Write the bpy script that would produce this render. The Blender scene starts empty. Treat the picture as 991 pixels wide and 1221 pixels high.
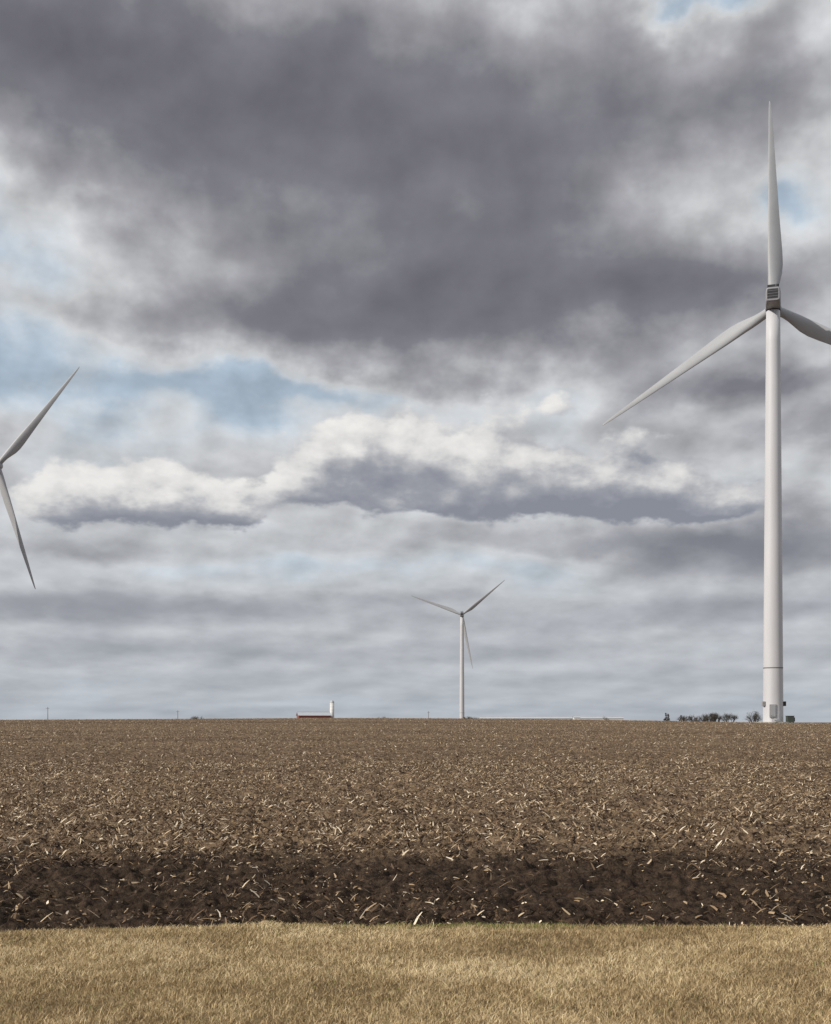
import bpy, math, random
import numpy as np
from mathutils import Vector, Matrix

random.seed(7)
rng = np.random.default_rng(11)
scene = bpy.context.scene
scene.view_settings.view_transform = 'Standard'
scene.view_settings.look = 'None'
scene.view_settings.exposure = 0

F = 1400.0; CX = 495.5; YH = 857.0; EYE = 1.7

# ------------------------------------------------------------------ noise
_tab = np.random.default_rng(3).random((256, 256))
def vnoise(x, y, s=0):
    x = np.asarray(x, float) + s * 17.3; y = np.asarray(y, float) + s * 41.7
    xi = np.floor(x).astype(int); yi = np.floor(y).astype(int)
    fx = x - xi; fy = y - yi
    fx = fx * fx * (3 - 2 * fx); fy = fy * fy * (3 - 2 * fy)
    a = _tab[xi & 255, yi & 255]; b = _tab[(xi + 1) & 255, yi & 255]
    c = _tab[xi & 255, (yi + 1) & 255]; d = _tab[(xi + 1) & 255, (yi + 1) & 255]
    return (a * (1 - fx) + b * fx) * (1 - fy) + (c * (1 - fx) + d * fx) * fy
def sstep(t):
    t = np.clip(t, 0, 1); return t * t * (3 - 2 * t)

# ------------------------------------------------------------------ helpers
def link(o, parent=None):
    scene.collection.objects.link(o)
    if parent: o.parent = parent
    return o
def np_mesh(name, V, Fc, attr=None, mat=None, smooth=True, parent=None):
    V = np.ascontiguousarray(V, dtype=np.float32)
    if not isinstance(Fc, list): Fc = [Fc]
    loops = np.concatenate([f.ravel() for f in Fc]).astype(np.int32)
    tot = np.concatenate([np.full(len(f), f.shape[1]) for f in Fc]).astype(np.int32)
    st = np.concatenate([[0], np.cumsum(tot)[:-1]]).astype(np.int32)
    me = bpy.data.meshes.new(name)
    me.vertices.add(len(V)); me.vertices.foreach_set('co', V.ravel())
    me.loops.add(len(loops)); me.loops.foreach_set('vertex_index', loops)
    me.polygons.add(len(tot)); me.polygons.foreach_set('loop_start', st)
    me.update(calc_edges=True); me.validate()
    if attr is not None:
        a = me.attributes.new('tint', 'FLOAT', 'POINT')
        a.data.foreach_set('value', np.ascontiguousarray(attr, dtype=np.float32))
    me.polygons.foreach_set('use_smooth', np.full(len(me.polygons), smooth))
    if mat: me.materials.append(mat)
    o = bpy.data.objects.new(name, me)
    return link(o, parent)
def py_mesh(name, V, Fc, mat, parent=None, smooth=False):
    me = bpy.data.meshes.new(name)
    me.from_pydata([tuple(v) for v in V], [], Fc); me.update()
    if smooth:
        for p in me.polygons: p.use_smooth = True
    if mat: me.materials.append(mat)
    return link(bpy.data.objects.new(name, me), parent)
def box(name, c, s, mat, parent=None, bev=0.0):
    x, y, z = c; a, b, h = s[0] / 2, s[1] / 2, s[2] / 2
    V = [(x + i * a, y + j * b, z + k * h) for i in (-1, 1) for j in (-1, 1) for k in (-1, 1)]
    Fc = [(0, 1, 3, 2), (4, 6, 7, 5), (0, 4, 5, 1), (2, 3, 7, 6), (0, 2, 6, 4), (1, 5, 7, 3)]
    o = py_mesh(name, V, Fc, mat, parent)
    if bev:
        m = o.modifiers.new('bev', 'BEVEL'); m.width = bev; m.segments = 3
    return o
def lathe(name, prof, mat, parent=None, n=48, smooth=True, off=(0, 0, 0), axis='Z'):
    V = []; Fc = []
    for r, z in prof:
        for i in range(n):
            t = 2 * math.pi * i / n
            if axis == 'Z': V.append((off[0] + r * math.cos(t), off[1] + r * math.sin(t), off[2] + z))
            else: V.append((off[0] + r * math.cos(t), off[1] + z, off[2] + r * math.sin(t)))
    for k in range(len(prof) - 1):
        for i in range(n):
            j = (i + 1) % n
            Fc.append((k * n + i, k * n + j, (k + 1) * n + j, (k + 1) * n + i))
    Fc.append(tuple(range(n - 1, -1, -1))); Fc.append(tuple((len(prof) - 1) * n + i for i in range(n)))
    o = py_mesh(name, V, Fc, mat, parent, smooth)
    if smooth:
        for p in o.data.polygons[-2:]: p.use_smooth = False
    return o
def empty(name, loc):
    e = bpy.data.objects.new(name, None); e.location = loc; e.empty_display_size = 1
    return link(e)

class NT:
    def __init__(s, tree): s.t = tree; s.n = tree.nodes; s.l = tree.links
    def put(s, sock, v):
        if isinstance(v, bpy.types.NodeSocket): s.l.new(v, sock)
        else: sock.default_value = v
    def m(s, op, a, b=None, c=None, clamp=False):
        n = s.n.new('ShaderNodeMath'); n.operation = op; n.use_clamp = clamp
        s.put(n.inputs[0], a)
        if b is not None: s.put(n.inputs[1], b)
        if c is not None: s.put(n.inputs[2], c)
        return n.outputs[0]
    def v(s, op, a, b=None, c=None):
        n = s.n.new('ShaderNodeVectorMath'); n.operation = op
        s.put(n.inputs[0], a)
        if b is not None: s.put(n.inputs[1], b)
        if c is not None: s.put(n.inputs[2], c)
        return n.outputs['Value'] if op in ('DOT_PRODUCT', 'LENGTH') else n.outputs[0]
    def comb(s, x, y, z=0.0):
        n = s.n.new('ShaderNodeCombineXYZ')
        s.put(n.inputs[0], x); s.put(n.inputs[1], y); s.put(n.inputs[2], z); return n.outputs[0]
    def sep(s, v):
        n = s.n.new('ShaderNodeSeparateXYZ'); s.put(n.inputs[0], v); return n.outputs
    def noise(s, vec, scale, detail=4, rough=0.5, out='Fac', dist=0.0, dim='3D'):
        n = s.n.new('ShaderNodeTexNoise'); n.noise_dimensions = dim; s.put(n.inputs['Vector'], vec)
        n.inputs['Scale'].default_value = scale; n.inputs['Detail'].default_value = detail
        n.inputs['Roughness'].default_value = rough; n.inputs['Distortion'].default_value = dist
        return n.outputs['Fac' if out == 'Fac' else 'Color']
    def ramp(s, fac, stops, interp='LINEAR'):
        n = s.n.new('ShaderNodeValToRGB'); s.put(n.inputs[0], fac); r = n.color_ramp; r.interpolation = interp
        while len(r.elements) < len(stops): r.elements.new(0.5)
        for e, (p, c) in zip(r.elements, stops):
            e.position = p; e.color = (*c, 1) if len(c) == 3 else c
        return n.outputs[0]
    def mix(s, f, a, b, bt='MIX'):
        n = s.n.new('ShaderNodeMix'); n.data_type = 'RGBA'; n.blend_type = bt
        s.put(n.inputs[0], f)
        s.put(n.inputs[6], (*a, 1) if isinstance(a, tuple) and len(a) == 3 else a)
        s.put(n.inputs[7], (*b, 1) if isinstance(b, tuple) and len(b) == 3 else b)
        return n.outputs[2]
    def mr(s, v, a, b, c=0.0, d=1.0, smooth=True):
        n = s.n.new('ShaderNodeMapRange'); n.interpolation_type = 'SMOOTHSTEP' if smooth else 'LINEAR'
        s.put(n.inputs[0], v); s.put(n.inputs[1], a); s.put(n.inputs[2], b); s.put(n.inputs[3], c); s.put(n.inputs[4], d)
        return n.outputs[0]

def new_mat(name, rough=0.8, spec=0.3):
    m = bpy.data.materials.new(name); m.use_nodes = True
    g = NT(m.node_tree); b = m.node_tree.nodes['Principled BSDF']
    b.inputs['Roughness'].default_value = rough
    b.inputs['Specular IOR Level'].default_value = spec
    return m, g, b
def simple_mat(name, col, rough=0.6, var=0.12, scale=1.5, spec=0.3, stretch=(1, 1, 1)):
    m, g, b = new_mat(name, rough, spec)
    tc = g.n.new('ShaderNodeTexCoord').outputs['Object']
    p = g.v('MULTIPLY', tc, stretch)
    f = g.noise(p, scale, 5, 0.6)
    lo = tuple(c * (1 - var) for c in col); hi = tuple(min(1, c * (1 + var)) for c in col)
    g.put(b.inputs['Base Color'], g.ramp(f, [(0.3, lo), (0.7, hi)]))
    return m

# ------------------------------------------------------------------ terrain functions
_px = [-400, 0, 130, 250, 400, 550, 700, 850, 922, 991, 1400]
_dy = [2.5, 1.4, 0.6, 0.0, -1.0, -0.4, 1.0, 3.6, 4.9, 5.3, 6.0]
_xs = np.linspace(-400, 1400, 361)
_hy = np.interp(_xs, _px, _dy)
_hy = np.convolve(np.pad(_hy, 12, mode='edge'), np.ones(25) / 25, mode='valid')
def z_base(x, y):
    px = CX + np.asarray(x) / 235.0 * F
    hc = EYE - np.interp(px, _xs, _hy) * 235.0 / F
    s = sstep((y - 12) / 225.0)
    z = hc * s
    z = z - (hc + 3) * sstep((y - 245) / 130.0) - 0.0025 * np.maximum(0, y - 360)
    return z
def edge(x):
    t = np.clip(np.asarray(x), -3.4, 3.4) / 3.4
    return 9.66 + 0.06 * t - 0.30 * t * t + 0.06 * (vnoise(np.asarray(x) * 1.3, 0.5, 4) - .5) + 0.06 * (vnoise(np.asarray(x) * 6, 2.5, 6) - .5)
def clod(x, y):
    f = np.clip(1.15 - y / 130.0, 0.15, 1.0)
    d = (vnoise(x * 1.1, y * 1.1, 1) - .5) * .06 + (vnoise(x * 3.3, y * 3.3, 2) - .5) * .08 \
        + (vnoise(x * 8, y * 8, 3) - .5) * .085 + (vnoise(x * 19, y * 19, 5) - .5) * .06
    fe = np.clip((y - edge(x)) / 0.4, 0, 1)
    return d * f * fe
def z_field(x, y): return z_base(x, y) + clod(x, y) - 0.05

# ------------------------------------------------------------------ materials for ground
def mat_field():
    m, g, b = new_mat('field_soil', 0.95, 0.1)
    pos = g.n.new('ShaderNodeNewGeometry').outputs['Position']
    s = g.sep(pos)
    nb = g.noise(pos, 5.0, 5, 0.72)
    soil = g.ramp(nb, [(0.32, (0.010, 0.0065, 0.005)), (0.5, (0.031, 0.020, 0.0145)), (0.68, (0.072, 0.048, 0.033))])
    fl = g.noise(g.v('MULTIPLY', pos, (16, 11, 9)), 1.0, 2, 0.7)
    fl2 = g.noise(g.v('MULTIPLY', pos, (2.2, 0.9, 1)), 1.0, 5, 0.8)
    fleck = g.mr(g.m('ADD', g.m('MULTIPLY', fl, 0.55), g.m('MULTIPLY', fl2, 0.45)), 0.41, 0.555)
    res = g.ramp(g.noise(pos, 3.0, 4, 0.7), [(0.3, (0.165, 0.108, 0.063)), (0.7, (0.39, 0.28, 0.18))])
    w = g.m('ADD', s[1], g.m('MULTIPLY', g.m('SUBTRACT', g.noise(pos, 0.5, 4, 0.6), 0.5), 3.0))
    strip = g.mr(w, 13.6, 17.0, 0.13, 0.85)
    bd = g.noise(g.v('MULTIPLY', pos, (0.006, 0.055, 0.05)), 1.0, 3, 0.6)
    band = g.mr(bd, 0.35, 0.65, 0.65, 1.2, False)
    fac = g.m('MULTIPLY', g.m('MULTIPLY', fleck, strip), band, clamp=True)
    col = g.mix(fac, soil, res)
    g.put(b.inputs['Base Color'], col)
    bp = g.n.new('ShaderNodeBump'); bp.inputs['Strength'].default_value = 1.0; bp.inputs['Distance'].default_value = 0.10
    g.put(bp.inputs['Height'], g.noise(pos, 9.0, 5, 0.75)); g.put(b.inputs['Normal'], bp.outputs[0])
    return m
def mat_lawn():
    m, g, b = new_mat('dormant_lawn', 0.95, 0.1)
    pos = g.n.new('ShaderNodeNewGeometry').outputs['Position']
    f = g.m('ADD', g.m('MULTIPLY', g.noise(pos, 1.6, 4, 0.6), 0.5), g.m('MULTIPLY', g.noise(pos, 60, 3, 0.7), 0.5))
    c = g.ramp(f, [(0.36, (0.12, 0.085, 0.045)), (0.5, (0.26, 0.192, 0.106)), (0.65, (0.40, 0.308, 0.18))])
    g.put(b.inputs['Base Color'], c)
    bp = g.n.new('ShaderNodeBump'); bp.inputs['Strength'].default_value = 0.8; bp.inputs['Distance'].default_value = 0.03
    g.put(bp.inputs['Height'], g.noise(pos, 45, 4, 0.7)); g.put(b.inputs['Normal'], bp.outputs[0])
    return m
def mat_tint(name, stops, rough=0.8):
    m, g, b = new_mat(name, rough, 0.15)
    a = g.n.new('ShaderNodeAttribute'); a.attribute_name = 'tint'
    g.put(b.inputs['Base Color'], g.ramp(a.outputs['Fac'], stops))
    return m

# ------------------------------------------------------------------ field mesh (fan-shaped grid, one sheet to horizon)
tin = np.linspace(-0.43, 0.43, 521)
tout = np.array([0.46, 0.5, 0.56, 0.65, 0.8, 1.0, 1.3, 1.8, 2.6, 4, 6, 9])
T = np.concatenate([-tout[::-1], tin, tout])
yr = np.concatenate([np.exp(np.linspace(0, math.log(27.0), 1000)), 27.0 * np.exp(np.linspace(0.03, math.log(22.0), 90))])
TT, YR = np.meshgrid(T, yr)
E0 = edge(TT * 9.7)
Y = E0 - 0.02 + (YR - 1.0) * 9.7
X = TT * Y
Z = z_field(X, Y)
V = np.stack([X, Y, Z], -1).reshape(-1, 3)
nr, nc = TT.shape
idx = np.arange(nr * nc).reshape(nr, nc)
Q = np.stack([idx[:-1, :-1], idx[:-1, 1:], idx[1:, 1:], idx[1:, :-1]], -1).reshape(-1, 4)
np_mesh('ploughed_field', V, Q, mat=mat_field())

# ------------------------------------------------------------------ lawn
lx = np.concatenate([-np.geomspace(6, 88, 30)[::-1], np.linspace(-5.9, 5.9, 260), np.geomspace(6, 88, 30)])
lv = np.concatenate([np.linspace(0, 0.94, 24)[:-1], np.linspace(0.94, 1.0, 120)])
LX, LV = np.meshgrid(lx, lv)
LY = -70 + LV * (edge(LX) + 70)
def z_lawn(x, y):
    e = edge(x) - y
    return 0.03 * sstep(e / 0.12) - 0.03 + (vnoise(x * 1.2, y * 1.2, 8) - .5) * .03 + (vnoise(x * 5, y * 5, 9) - .5) * .015 + 0.02
V = np.stack([LX, LY, z_lawn(LX, LY)], -1).reshape(-1, 3)
nr, nc = LX.shape
idx = np.arange(nr * nc).reshape(nr, nc)
Q = np.stack([idx[:-1, :-1], idx[:-1, 1:], idx[1:, 1:], idx[1:, :-1]], -1).reshape(-1, 4)
np_mesh('lawn', V, Q, mat=mat_lawn())

# grass blades
N = 420000
gy = 5.3 + 4.6 * rng.random(N) ** 0.9
gx = (rng.random(N) * 2 - 1) * (0.43 * gy + 0.9)
e = edge(gx)
k = gy < e - 0.01 + 0.05 * rng.random(N)
big = 0.6 * vnoise(gx * 0.8, gy * 1.6, 15) + 0.4 * vnoise(gx * 2.6, gy * 3.2, 16)
k &= rng.random(N) < np.clip(0.35 + 1.2 * big, 0, 1)
gx, gy, e, big = gx[k], gy[k], e[k], big[k]; N = len(gx)
patch = 0.35 * big + 0.3 * vnoise(gx * 5, gy * 6, 13) + 0.35 * vnoise(gx * 17, gy * 17, 14)
h = (0.014 + 0.026 * rng.random(N)) * (0.6 + 0.9 * patch)
longm = rng.random(N) < 0.03; h[longm] *= 1.7
ang = rng.random(N) * 2 * np.pi
lean = (0.2 + 1.3 * rng.random(N)) * h
wdir = vnoise(gx * 9, gy * 9, 21) * 12
dx = np.cos(ang) * lean + np.cos(wdir) * h * 0.35; dyy = np.sin(ang) * lean + np.sin(wdir) * h * 0.35
wv = 0.0011 + 0.0013 * rng.random(N)
wa = rng.random(N) * np.pi
ux, uy = np.cos(wa) * wv, np.sin(wa) * wv
gz = z_lawn(gx, gy) - 0.003
P = np.zeros((N, 5, 3))
P[:, 0] = np.stack([gx - ux, gy - uy, gz], -1); P[:, 1] = np.stack([gx + ux, gy + uy, gz], -1)
P[:, 2] = np.stack([gx + ux * .8 + dx * .4, gy + uy * .8 + dyy * .4, gz + h * .65], -1)
P[:, 3] = np.stack([gx - ux * .8 + dx * .4, gy - uy * .8 + dyy * .4, gz + h * .65], -1)
P[:, 4] = np.stack([gx + dx, gy + dyy, gz + h], -1)
b0 = np.arange(N)[:, None] * 5
quads = b0 + np.array([[0, 1, 2, 3]]); tris = b0 + np.array([[3, 2, 4]])
green = np.exp(-((e - gy) / 0.25) ** 2) * np.exp(-((gx - 0.45) / 1.2) ** 2)
tint = -0.12 + 0.45 * patch + 0.50 * big + 0.5 * (rng.random(N) - .3)
tint = np.clip(tint, 0.02, 0.8)
gm = rng.random(N) < np.clip(green * 0.8 + 0.02, 0, 1)
tint[gm] = 0.9 + 0.08 * rng.random(gm.sum())
np_mesh('grass', P.reshape(-1, 3), [quads, tris], attr=np.repeat(tint, 5), mat=mat_tint('dry_grass_blades', [
    (0.0, (0.13, 0.085, 0.040)), (0.3, (0.345, 0.25, 0.132)), (0.55, (0.55, 0.43, 0.25)), (0.8, (0.73, 0.61, 0.40)), (0.86, (0.15, 0.18, 0.05)), (1.0, (0.23, 0.25, 0.08))], 0.75))

# ------------------------------------------------------------------ corn residue
parts = []
for (n, y0, y1, pw, sc, seed) in [(24000, 9.6, 16.0, 2.0, 0.8, 1), (300000, 13.6, 45, 1.6, 0.9, 2), (250000, 45, 130, 1.5, 1.1, 3), (120000, 130, 246, 1.6, 1.5, 4)]:
    r = np.random.default_rng(seed); u = r.random(n)
    y = (y0 ** pw + u * (y1 ** pw - y0 ** pw)) ** (1 / pw)
    x = (r.random(n) * 2 - 1) * (0.40 * y + 1.2)
    cl = 0.5 * vnoise(x * .35, y * .5, 31) + 0.5 * vnoise(x * 1.7, y * 1.7, 32)
    keep = r.random(n) < np.clip((cl - 0.22) * 2.4, 0.10, 1)
    if seed == 2:
        keep &= r.random(n) < np.clip((y + (vnoise(x * .4, y * .6, 35) - .5) * 2.4 - 13.9) / 3.6, 0.0, 1)
    if seed > 2:
        keep &= r.random(n) < np.clip(0.35 + 1.3 * vnoise(x * .01, y * .07, 36), 0, 1)
    keep &= y > edge(x) + 0.1
    x, y, cl = x[keep], y[keep], cl[keep]; m = len(x)
    L = (0.020 + 0.13 * r.random(m) ** 2.6) * sc; W = (0.0035 + 0.013 * r.random(m) ** 2.0) * sc
    a = r.random(m) * 2 * np.pi
    ca, sa = np.cos(a), np.sin(a)
    tilt = (r.random(m) - .25) * 1.3
    curl = (r.random(m) - .5) * 1.0
    z = z_field(x, y) + 0.010 * sc
    roll = (r.random(m) - .5) * 2.2
    pts = np.zeros((m, 6, 3))
    for i, s in enumerate((-1, 0, 1)):
        cx_ = x + ca * L * .5 * s - sa * curl * L * .22 * (s * s); cy_ = y + sa * L * .5 * s + ca * curl * L * .22 * (s * s)
        cz_ = z + np.maximum(-0.006, np.sin(tilt) * L * .5 * (s + 1)) + 0.06 * L * (1 - s * s)
        wd = W * (1.0 if s < 1 else 0.4)
        for j, q in enumerate((-1, 1)):
            pts[:, i * 2 + j, 0] = cx_ - sa * wd * q * np.cos(roll)
            pts[:, i * 2 + j, 1] = cy_ + ca * wd * q * np.cos(roll)
            pts[:, i * 2 + j, 2] = cz_ + wd * q * np.sin(roll)
    tv = np.clip(r.random(m) ** (2.2 if seed == 1 else 1.15) + (r.random(m) < .09) * .45, 0, 1)
    parts.append((pts, tv))
P = np.concatenate([p for p, _ in parts]); tv = np.concatenate([t for _, t in parts]); m = len(P)
b0 = np.arange(m)[:, None] * 6
Q = np.concatenate([b0 + np.array([[0, 1, 3, 2]]), b0 + np.array([[2, 3, 5, 4]])])
np_mesh('corn_residue', P.reshape(-1, 3), Q, attr=np.repeat(tv, 6), mat=mat_tint('corn_husk', [
    (0.0, (0.058, 0.036, 0.021)), (0.35, (0.155, 0.10, 0.058)), (0.65, (0.33, 0.235, 0.145)), (0.88, (0.54, 0.425, 0.29)), (1.0, (0.74, 0.64, 0.50))], 0.7))

# ------------------------------------------------------------------ wind turbines
m_white = simple_mat('turbine_paint', (0.48, 0.48, 0.505), 0.5, 0.07, 0.5, 0.3, (1, 1, 0.12))
m_blade = simple_mat('blade_gelcoat', (0.34, 0.35, 0.37), 0.45, 0.05, 0.4)
m_dark = simple_mat('grille_dark', (0.035, 0.035, 0.04), 0.6)
m_ring = simple_mat('flange_seal', (0.12, 0.12, 0.125), 0.6)
m_grey = simple_mat('nacelle_shell', (0.24, 0.24, 0.26), 0.5)
m_conc = simple_mat('foundation_concrete', (0.35, 0.34, 0.31), 0.9)
m_green = simple_mat('cabinet_paint', (0.05, 0.06, 0.055), 0.6)
m_steel = simple_mat('galvanised_steel', (0.25, 0.25, 0.26), 0.5)

def blade_mesh(L, name, parent):
    st = [0.9, 1.6, 2.6, 3.8, 5.2, 6.8, 8.6, 11, 14, 18, 22, 26, 30, 33.5, 36.5, 38.6, 39.6, 40.0]
    ch = [1.7, 1.7, 1.75, 1.95, 2.35, 2.75, 2.95, 2.85, 2.55, 2.15, 1.82, 1.5, 1.2, 0.93, 0.70, 0.50, 0.32, 0.1]
    th = [1.0, 1.0, 0.95, 0.78, 0.56, 0.42, 0.34, 0.29, 0.26, 0.23, 0.21, 0.2, 0.19, 0.18, 0.18, 0.18, 0.18, 0.2]
    n = 28; V = []; Fc = []
    for r, c, t in zip(st, ch, th):
        rr = r * L / 40.0
        w = min(1, max(0, (r - 2) / 6.0)); w = w * w * (3 - 2 * w)
        tw = math.radians(20 * (1 - min(1, r / 38)) ** 1.6 * w + 4)
        xo = 0.5 * (1 - w) + 0.30 * w
        for i in range(n):
            a = 2 * math.pi * i / n
            u = 0.5 - 0.5 * math.cos(a)
            s = math.sin(a)
            y = (0.5 * s * (1 - w) + math.copysign(1, s) * 1.3 * math.sqrt(max(u, 0)) * (1 - u) * w) * c * t
            x = (u - xo) * c
            V.append((x * math.cos(tw) - y * math.sin(tw), x * math.sin(tw) + y * math.cos(tw) - 0.0005 * rr * rr, rr))
    for k in range(len(st) - 1):
        for i in range(n):
            j = (i + 1) % n
            Fc.append((k * n + i, k * n + j, (k + 1) * n + j, (k + 1) * n + i))
    Fc.append(tuple((len(st) - 1) * n + i for i in range(n)))
    return py_mesh(name, V, Fc, m_blade, parent, True)

def turbine(px_hub, py_hub, D, yaw, angles, L=40.0, detail=True):
    psi = math.radians(yaw); over = 4.4; tl = math.radians(4)
    hubD = D + over * math.cos(psi)
    hx = (px_hub - CX) / F * hubD
    hz = EYE + (YH - py_hub) / F * hubD
    tx = hx - over * math.sin(psi); ty = D
    gz = float(z_base(tx, ty)) - 0.05
    root = empty('wind_turbine', (tx, ty, gz))
    H = hz - gz - over * math.tan(tl)
    top = H - 1.5
    prof = [(1.92, -0.6), (1.92, 0.0)]
    for q in np.linspace(0.001, 1, 14): prof.append((1.9 - 0.60 * q ** 1.1, top * q))
    lathe('tower', prof, m_white, root, 72)
    q = 10.6 / top; R = 1.9 - 0.60 * q ** 1.1
    lathe('tower_flange', [(R + .01, 10.5), (R + 0.03, 10.6), (R + .01, 10.7)], m_ring, root, 72)
    lathe('yaw_bearing', [(1.34, top - 0.2), (1.40, top), (1.40, top + 0.3)], m_dark, root, 40)
    lathe('foundation', [(3.4, -0.8), (3.4, 0.12), (3.1, 0.2)], m_conc, root, 40, smooth=False)
    head = bpy.data.objects.new('nacelle_assembly', None); head.empty_display_size = 1; link(head, root)
    head.location = (0, 0, H); head.rotation_euler = (tl, 0, -psi)
    secs = [(-5.6, 1.15, 1.0, 1.25), (-5.4, 1.3, 1.15, 1.5), (-3, 1.42, 1.4, 1.7), (1.2, 1.46, 1.5, 1.7), (2.6, 1.35, 1.4, 1.45), (3.1, 1.15, 1.2, 1.2)]
    V = []; Fc = []; n = 32
    for (y, hw, dn, up) in secs:
        for i in range(n):
            a = 2 * math.pi * i / n; c, s = math.cos(a), math.sin(a)
            ex = 0.34
            V.append((hw * math.copysign(abs(c) ** ex, c), y, (up if s > 0 else dn) * math.copysign(abs(s) ** ex, s)))
    for k in range(len(secs) - 1):
        for i in range(n):
            j = (i + 1) % n; Fc.append((k * n + i, (k + 1) * n + i, (k + 1) * n + j, k * n + j))
    Fc.append(tuple(range(n))); Fc.append(tuple((len(secs) - 1) * n + i for i in range(n - 1, -1, -1)))
    py_mesh('nacelle_housing', V, Fc, m_grey, head)
    box('rear_grille', (-0.1, -5.62, 0.25), (1.9, 0.1, 1.7), m_dark, head)
    for i in range(3): box('grille_slat', (-0.1, -5.70, -0.25 + i * 0.5), (1.9, 0.06, 0.05), m_grey, head)
    box('roof_cooler', (0, -4.2, 1.95), (2.1, 0.9, 0.5), m_dark, head, 0.08)
    box('wind_vane_mast', (0.5, -5.0, 2.2), (0.07, 0.07, 1.0), m_steel, head)
    box('wind_vane_arm', (0.5, -5.0, 2.73), (0.7, 0.06, 0.06), m_steel, head)
    lathe('hub_spinner', [(1.2, 3.15), (1.45, 3.4), (1.55, 4.0), (1.5, 4.9), (1.25, 5.7), (0.75, 6.2), (0.15, 6.45)], m_blade, head, 40, axis='Y')
    for a in angles:
        b = blade_mesh(L, 'rotor_blade', head)
        b.location = (0, over, 0); b.rotation_euler = (0, math.radians(90 - a), 0)
    if detail:
        for (nm, c, s, mm) in [('door_frame', (-0.6, -1.83, 2.3), (1.25, 0.35, 2.5), m_steel), ('door', (-0.6, -1.98, 2.3), (0.95, 0.12, 2.2), m_blade)]:
            box(nm, c, s, mm, root, 0.04)
        for i in range(5):
            box('stair_tread', (-0.6, -3.6 + i * 0.3, 0.2 + i * 0.2), (1.1, 0.28, 0.05), m_steel, root)
        for sx in (-1.2, 0.0):
            box('stair_rail', (sx, -2.9, 1.6), (0.05, 1.7, 0.05), m_steel, root); box('stair_rail_post', (sx, -3.7, 0.85), (0.05, 0.05, 1.5), m_steel, root)
        box('vent_box', (-2.0, -0.5, 3.7), (0.5, 0.8, 0.9), m_steel, root, 0.05)
        box('vent_box', (2.0, -0.5, 3.7), (0.5, 0.8, 0.9), m_dark, root, 0.05)
    return root, gz

R1, gz1 = turbine(922, 368, 226.7, 17, (91, 211.3, 331.2), 39.3)
R2, gz2 = turbine(551, 733, 900, 3, (159.5, 38.9, 281.3), 42.3)
R3, gz3 = turbine(-3, 555, 373, 8, (45.8, 286.8, 166.3), 41.6)

def at(px, D): return (px - CX) / F * D
def zpx(py, D): return EYE + (YH - py) / F * D
tb = empty('pad_transformer', (R1.location.x + 2.7, 225.0, float(z_base(72, 225))))
box('cabinet', (0, 0, 0.6), (1.3, 1.1, 1.3), m_green, tb, 0.05)
box('lid', (0, 0, 1.31), (1.4, 1.2, 0.12), m_green, tb, 0.02)
box('pad', (0, 0, -0.1), (2.0, 1.6, 0.2), m_conc, tb)
box('cooling_fins', (0.75, 0, 0.65), (0.2, 0.8, 0.8), m_dark, tb)

# ------------------------------------------------------------------ farm buildings
m_red = simple_mat('barn_red_siding', (0.22, 0.08, 0.065), 0.8, 0.2, 2.0, 0.2, (6, 6, 0.5))
m_roof = simple_mat('metal_roof', (0.40, 0.43, 0.47), 0.5, 0.1, 1.0)
m_roofw = simple_mat('weathered_white_roof', (0.44, 0.46, 0.49), 0.7, 0.1, 0.3)
m_whitew = simple_mat('white_siding', (0.62, 0.62, 0.62), 0.6, 0.08)
m_glass = simple_mat('window_dark', (0.03, 0.035, 0.04), 0.2)
def barn(name, px0, px1, py_ridge, py_eave, D, depth, wall_m, roof_m, doors=1):
    x0, x1 = at(px0, D), at(px1, D); w = x1 - x0
    g = float(z_base((x0 + x1) / 2, D)); H = zpx(py_ridge, D) - g; hw = zpx(py_eave, D) - g
    e = empty(name, ((x0 + x1) / 2, D, g)); a = w / 2; b = depth / 2
    V = [(-a, -b, -.5), (a, -b, -.5), (a, b, -.5), (-a, b, -.5), (-a, -b, hw), (a, -b, hw), (a, b, hw), (-a, b, hw), (-a, 0, H - .2), (a, 0, H - .2)]
    py_mesh('walls', V, [(0, 1, 5, 4), (1, 2, 6, 9, 5), (2, 3, 7, 6), (3, 0, 4, 8, 7)], wall_m, e)
    o = 0.5; sl = (H - hw) / b
    V = [(-a - o, -b - o, hw - o * sl), (a + o, -b - o, hw - o * sl), (a + o, 0, H), (-a - o, 0, H), (-a - o, b + o, hw - o * sl), (a + o, b + o, hw - o * sl)]
    r = py_mesh('roof', V, [(0, 1, 2, 3), (3, 2, 5, 4)], roof_m, e)
    s = r.modifiers.new('s', 'SOLIDIFY'); s.thickness = 0.18
    box('ridge_cap', (0, 0, H + .1), (w + 1, .5, .15), roof_m, e)
    n = max(3, int(w / 5))
    for i in range(n):
        x = -a + (i + .5) * w / n
        if i == n // 2 and doors: box('sliding_door', (x, -b - .06, hw * .4), (min(4, w / n * .8), .12, hw * .8), m_whitew, e)
        else: box('window', (x, -b - .04, hw * .6), (1.2, .1, 1.0), m_glass, e)
    return e
bn = barn('red_barn', 355, 393, 849.0, 852.9, 880, 14, m_red, m_roof, 0)
bn.rotation_euler = (0, 0, math.radians(12))
barn('poultry_house', 572, 742, 854.7, 856.5, 1150, 16, m_whitew, m_roofw)
barn('farm_shed', 684, 691, 853.6, 855.5, 1120, 8, m_whitew, m_roof, 0)
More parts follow.
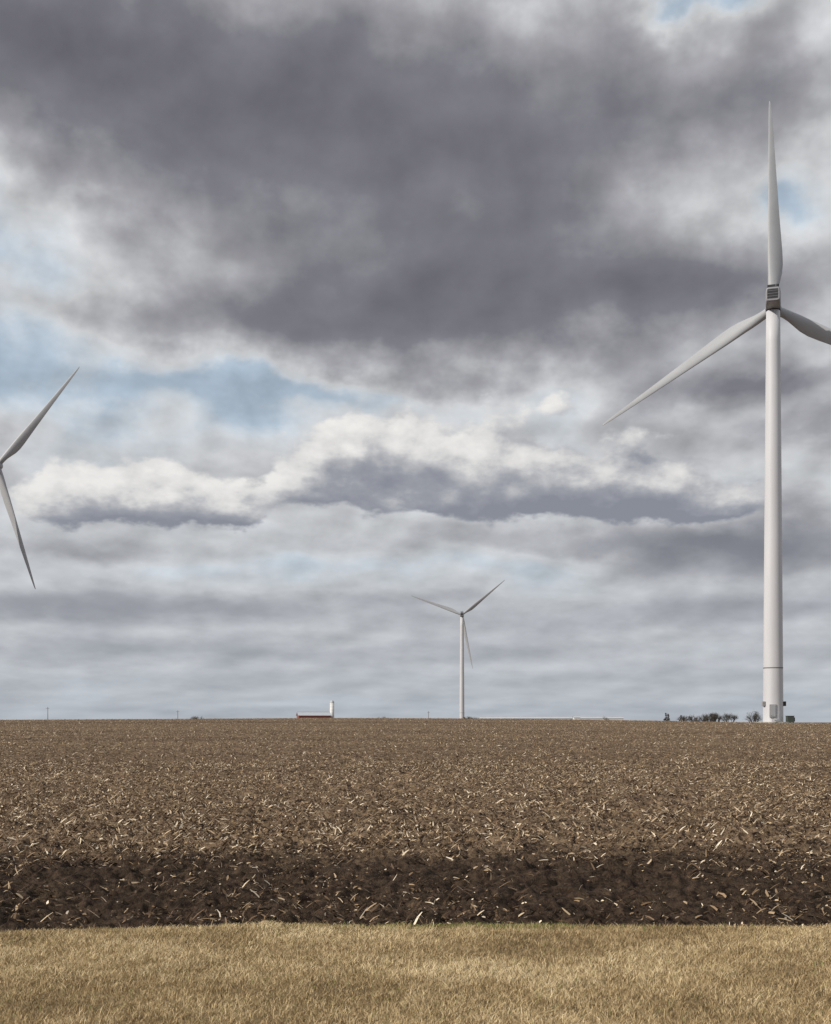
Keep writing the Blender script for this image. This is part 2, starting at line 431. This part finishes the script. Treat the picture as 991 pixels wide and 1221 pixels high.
def silo(px, py_top, D, r):
    x = at(px, D); g = float(z_base(x, D)); H = zpx(py_top, D) - g
    e = empty('silo', (x, D, g)); hw = H - r
    lathe('barrel', [(r, -.5), (r, hw)], m_whitew, e, 32)
    lathe('dome_cap', [(r * 1.04, hw - .1), (r * 1.0, hw + .25 * r), (r * .8, hw + .6 * r), (r * .45, hw + .88 * r), (r * .1, hw + r)], m_roof, e, 32)
    for i in range(8): lathe('hoop', [(r + .03, hw * (i + .5) / 8 - .08), (r + .03, hw * (i + .5) / 8 + .08)], m_roof, e, 32)
    box('ladder_chute', (-r - .3, -.3, hw * .5), (.6, .7, hw), m_whitew, e)
silo(396, 835, 890, 1.6)
m_wood = simple_mat('pole_wood', (0.12, 0.105, 0.09), 0.9)
def pole(px, py_top, D):
    x = at(px, D); g = float(z_base(x, D)); H = zpx(py_top, D) - g
    e = empty('utility_pole', (x, D, g))
    lathe('post', [(.2, -.5), (.13, H)], m_wood, e, 12)
    box('crossarm', (0, -.2, H - .8), (1.8, .1, .12), m_wood, e)
    for q in (-.8, 0.0, .8): lathe('insulator', [(.05, 0), (.07, .15), (.03, .2)], m_steel, e, 8, off=(q, -.2, H - .74))
pole(57, 843, 620); pole(212, 847, 700); pole(511, 848, 760)

# ------------------------------------------------------------------ bare / winter trees
m_bark = simple_mat('bark', (0.07, 0.06, 0.052), 0.95, 0.25)
m_twig = mat_tint('winter_twigs', [(0, (0.035, 0.032, 0.028)), (0.5, (0.08, 0.073, 0.066)), (1, (0.14, 0.127, 0.115))], 0.9)
def tree(name, px, py_top, D, spread=0.5, twigs=900, seed=0, shrub=False, conifer=False):
    r = random.Random(seed)
    x = at(px, D); g = float(z_base(x, D)); H = zpx(py_top, D) - g
    root = empty(name, (x, D, g))
    V = []; Fc = []; tips = []
    def seg(a, b, ra, rb):
        d = (b - a).normalized(); u = d.orthogonal().normalized(); w = d.cross(u); k = len(V); n = 6
        for (p, q) in ((a, ra), (b, rb)):
            for i in range(n):
                t = 2 * math.pi * i / n; V.append(p + u * math.cos(t) * q + w * math.sin(t) * q)
        for i in range(n):
            j = (i + 1) % n; Fc.append((k + i, k + j, k + n + j, k + n + i))
    if conifer:
        seg(Vector((0, 0, -.3)), Vector((0, 0, H)), H * .02, H * .004)
        for i in range(70):
            zz = r.uniform(.08, .97); L_ = H * .26 * (1 - zz) + .1; t = r.uniform(0, 6.283)
            q = Vector((math.cos(t) * L_, math.sin(t) * L_, zz * H - L_ * .25)); seg(Vector((0, 0, zz * H)), q, H * .006, H * .002)
            for f in (.3, .5, .7, .9, 1.0): tips.append((Vector((0, 0, zz * H)).lerp(q, f), 1))
        s = 1; jit = .015
    else:
        def grow(a, d, l, rad, lev):
            b = a + d * l; seg(a, b, rad, rad * .65)
            if lev >= 2: tips.append((b, l)); tips.append(((a + b) / 2, l))
            if lev == 4: return
            for _ in range(3 if lev else 5):
                nd = (d + Vector((r.uniform(-1, 1), r.uniform(-1, 1), r.uniform(-.3, .6))) * (spread * 1.5)).normalized()
                grow(b if r.random() < .6 else a + d * l * r.uniform(.5, .9), nd, l * r.uniform(.6, .85), rad * .55, lev + 1)
        grow(Vector((0, 0, -.3)), Vector((0, 0, 1)), H * (0.12 if shrub else 0.28), H * .025, 0)
        zt = max(v.z for v in V); s = H / zt; jit = .06
        for v in V: v *= s
    py_mesh('trunk', V, Fc, m_bark, root)
    TV = []; TQ = []; tt = []
    for i in range(twigs):
        p, l = r.choice(tips); p = p * s + Vector((r.gauss(0, 1), r.gauss(0, 1), r.gauss(0, .8))) * H * jit
        d = Vector((r.uniform(-1, 1), r.uniform(-1, 1), r.uniform(-.2, 1.2))).normalized() * H * r.uniform(.03, .09)
        q = d.orthogonal().normalized() * H * r.uniform(.003, .011)
        k = len(TV); TV += [p - q, p + q, p + d]; TQ.append((k, k + 1, k + 2)); tt += [r.random()] * 3
    np_mesh('twigs', np.array([tuple(v) for v in TV]), np.array(TQ), attr=np.array(tt), mat=m_twig, smooth=False, parent=root)
sd = 0
for (px, pt, D, tw, kind) in [(829, 852, 610, 1100, 's'), (838, 851.2, 640, 1600, 's'), (846, 850.3, 630, 2200, 's'), (853, 850.8, 620, 2200, 's'), (866, 850.5, 640, 1400, 't'), (874, 851, 650, 1400, 't'),
                             (901, 847.5, 560, 900, 't'), (816, 853, 640, 1000, 's'), (898, 850, 600, 700, 't'), (568, 855.2, 880, 900, 's'), (560, 854.5, 890, 1300, 's'), (555, 855.2, 870, 900, 's'),
                             (794, 850, 640, 2200, 'c'), (797, 851, 645, 1800, 'c'), (812, 852.5, 660, 1200, 'c'),
                             (233, 853.6, 800, 700, 's'), (240, 854.2, 800, 600, 's'), (458, 854.2, 850, 700, 's'), (450, 855, 850, 500, 's'), (722, 854.0, 900, 500, 's')]:
    sd += 1
    tree({'s': 'shrub', 't': 'bare_tree', 'c': 'conifer_tree'}[kind], px, pt, D, 0.6, tw, sd, kind == 's', kind == 'c')

# ------------------------------------------------------------------ sky
SUN_AZ = math.radians(-114); SUN_EL = math.radians(29)
world = bpy.data.worlds.new('World'); scene.world = world; world.use_nodes = True
wt = world.node_tree; wt.nodes.clear(); g = NT(wt)
STR = 0.1
d = g.n.new('ShaderNodeTexCoord').outputs['Generated']
dn = g.v('NORMALIZE', d); s = g.sep(dn)
az = g.m('ARCTAN2', s[0], s[1])
hor = g.m('SQRT', g.m('ADD', g.m('MULTIPLY', s[0], s[0]), g.m('MULTIPLY', s[1], s[1])))
te = g.m('DIVIDE', g.m('MAXIMUM', s[2], 0.0), g.m('MAXIMUM', hor, 0.05))
U = g.m('MULTIPLY', az, 14.0); Vv = g.m('MULTIPLY', te, 14.0)
lv_ = g.m('ADD', g.m('MULTIPLY', g.m('LOGARITHM', g.m('ADD', Vv, 0.7), math.e), 3.6), g.m('MULTIPLY', Vv, 0.6))
NP = g.comb(U, lv_, 0.0)            # noise space: flattened toward horizon
def sh_(x, y): return g.v('ADD', NP, (x, y, 0.0))
nA = g.noise(NP, 0.42, 1, 0.5, 'Color', dim='2D'); nB = g.noise(sh_(31, 7), 1.25, 4, 0.55, 'Color', dim='2D')
amp = g.mr(Vv, 0.5, 5.0, 0.3, 1.0)
wA = g.v('MULTIPLY', g.v('SUBTRACT', nA, (0.5, 0.5, 0.5)), (1.8, 1.1, 0)); wB = g.v('MULTIPLY', g.v('SUBTRACT', nB, (0.5, 0.5, 0.5)), (1.0, 0.65, 0))
warp = g.v('MULTIPLY', g.v('ADD', wA, wB), g.comb(1.0, amp, 0.0))
P0 = g.comb(U, Vv, 0.0)
PW = g.v('ADD', P0, warp)
PS = g.v('ADD', P0, g.v('MULTIPLY', wB, (0.6, 0.5, 0.0)))
def blobs(Pv, lst, base):
    acc = base
    for (px, py, rx, ry, w) in lst:
        xx = (px - CX) / F; a = math.atan(xx); v = (YH - py) / F * math.cos(a)
        cu, cv = 14 * a, 14 * v; su, sv = rx / 100.0, ry / 100.0
        q = g.v('MULTIPLY_ADD', Pv, (1 / su, 1 / sv, 0), (-cu / su, -cv / sv, 0))
        ex = g.m('POWER', 0.3679, g.v('DOT_PRODUCT', q, q))
        acc = g.m('MULTIPLY_ADD', ex, w, acc)
    return acc
fb = g.noise(sh_(3.1, 9.2), 0.75, 5, 0.5, dim='2D')
Tb = blobs(PW, [
    (260, 90, 380, 110, .40), (520, 210, 300, 120, .36), (40, 60, 200, 100, .28), (600, 350, 270, 80, .40), (790, 350, 120, 50, .2), (340, 380, 280, 44, .28), (720, 80, 180, 80, .12),
    (870, 140, 110, 50, .18), (10, 290, 130, 75, -.18), (835, 5, 45, 25, -.32), (810, 210, 70, 40, -.12), (965, 245, 50, 40, -.24), (960, 350, 70, 50, -.05), (960, 80, 60, 50, -.06),
    (120, 475, 270, 50, -.27), (30, 400, 100, 30, -.14), (430, 472, 180, 18, -.18), (640, 480, 80, 28, -.12),
    (890, 458, 130, 24, .34), (970, 510, 110, 24, .26), (930, 650, 150, 30, .36), (720, 640, 240, 14, .16), (560, 670, 200, 18, -.08),
    (290, 675, 260, 20, -.13), (130, 728, 260, 18, .22), (480, 715, 120, 12, .1), (90, 655, 140, 14, .14), (800, 735, 250, 18, .16), (300, 778, 300, 12, .12), (950, 575, 80, 22, -.14)], 0.275)
famp = g.mr(Vv, 0.3, 3.2, 0.26, 0.42)
Tv = g.m('MULTIPLY_ADD', g.m('SUBTRACT', fb, 0.5), famp, Tb)
K = 1.0 / STR
cl = g.ramp(Tv, [(0.0, (0.50, 0.59, 0.68)), (0.13, (0.59, 0.64, 0.69)), (0.26, (0.59, 0.60, 0.615)), (0.44, (0.36, 0.36, 0.385)), (0.66, (0.195, 0.193, 0.222)), (1.0, (0.125, 0.123, 0.148))])
sky = g.n.new('ShaderNodeTexSky'); sky.sky_type = 'NISHITA'; sky.sun_disc = False
sky.sun_elevation = SUN_EL; sky.sun_rotation = SUN_AZ; sky.air_density = 1.0; sky.dust_density = 2.0
pale = g.mix(0.65, sky.outputs[0], (0.50 * K, 0.60 * K, 0.70 * K))
gap = g.mr(Tv, 0.0, 0.20, 0.9, 0.0)
clK = g.v('SCALE', cl); clK.node.inputs['Scale'].default_value = K
col = g.mix(gap, clK, pale)
# self-shadowing relief (sun from upper left)
rA = g.noise(sh_(5, 2), 1.0, 4, 0.5, dim='2D'); rB = g.noise(sh_(4.82, 2.25), 1.0, 4, 0.5, dim='2D')
rel = g.m('SUBTRACT', rA, rB)
k1 = g.m('MULTIPLY_ADD', rel, g.mr(Tv, 0.3, 0.7, 0.85, 0.40), 1.0)
col = g.v('MULTIPLY', col, g.comb(k1, k1, k1))
# cumulus layer: density and the same density a step toward the sun -> lit tops, shaded bases
CL = [(85, 592, 95, 34, .9), (190, 585, 85, 38, .95), (270, 602, 48, 26, .75), (300, 625, 35, 14, .4),
      (355, 562, 45, 38, .7), (415, 540, 55, 42, 1.0), (500, 538, 55, 46, 1.0), (580, 560, 80, 44, .9), (480, 592, 120, 26, .6), (680, 574, 110, 42, .9), (790, 588, 105, 34, .9), (865, 600, 55, 18, .5),
      (650, 490, 75, 24, .5), (770, 520, 60, 18, .35)]
Cb = blobs(PS, CL, 0.0); Cb2 = blobs(g.v('ADD', PS, (-0.12, 0.25, 0)), CL, 0.0)
fcs = 1.8
f1 = g.noise(sh_(11, 2), fcs, 5, 0.53, dim='2D'); f2 = g.noise(sh_(10.88, 2.30), fcs, 5, 0.53, dim='2D')
Cd = g.m('MULTIPLY_ADD', g.m('SUBTRACT', f1, 0.5), 1.15, Cb)
Cd2 = g.m('MULTIPLY_ADD', g.m('SUBTRACT', f2, 0.5), 1.15, Cb2)
ca = g.mr(Cd, 0.35, 0.66)
grad = g.m('SUBTRACT', g.m('MINIMUM', Cd, 1.7), g.m('MINIMUM', Cd2, 1.7))
east = g.mr(U, 0.4, 2.6, 0.02, -0.17)
sh = g.m('ADD', g.m('ADD', 0.375, east), g.m('MULTIPLY', grad, 0.58))
sh = g.m('ADD', sh, g.mr(Cd2, 0.2, 1.3, 0.15, -0.09))
sh = g.m('MULTIPLY_ADD', g.m('SUBTRACT', rA, 0.5), 0.35, sh)
ccol = g.ramp(sh, [(0.0, (0.235, 0.245, 0.29)), (0.25, (0.32, 0.33, 0.37)), (0.48, (0.50, 0.50, 0.52)), (0.68, (0.72, 0.71, 0.70)), (0.95, (0.90, 0.88, 0.85))])
cK = g.v('SCALE', ccol); cK.node.inputs['Scale'].default_value = K
col = g.mix(ca, col, cK)
# aerial haze near the horizon
hz = g.m('MULTIPLY', g.m('POWER', 0.3679, g.m('MULTIPLY', Vv, 0.6)), 0.60)
col = g.mix(hz, col, (0.345 * K, 0.395 * K, 0.46 * K))
bg = g.n.new('ShaderNodeBackground'); bg.inputs['Strength'].default_value = STR
g.l.new(col, bg.inputs['Color'])
out = g.n.new('ShaderNodeOutputWorld'); g.l.new(bg.outputs[0], out.inputs['Surface'])

sun = bpy.data.lights.new('sun', 'SUN'); sun.energy = 4.3; sun.angle = math.radians(0.6); sun.color = (1.0, 0.93, 0.83)
so = link(bpy.data.objects.new('sun', sun))
sv = Vector((math.sin(SUN_AZ) * math.cos(SUN_EL), math.cos(SUN_AZ) * math.cos(SUN_EL), math.sin(SUN_EL)))
so.rotation_euler = sv.to_track_quat('Z', 'Y').to_euler(); so.location = (-50, -20, 60)

# ------------------------------------------------------------------ camera
cam = bpy.data.cameras.new('camera'); co = link(bpy.data.objects.new('camera', cam))
co.location = (0, 0, EYE); co.rotation_euler = (math.radians(90), 0, 0)
cam.sensor_fit = 'HORIZONTAL'; cam.sensor_width = 36; cam.lens = 36 * F / 991.0
cam.shift_y = (YH - 610.5) / 991.0
cam.clip_start = 0.1; cam.clip_end = 20000
scene.camera = co
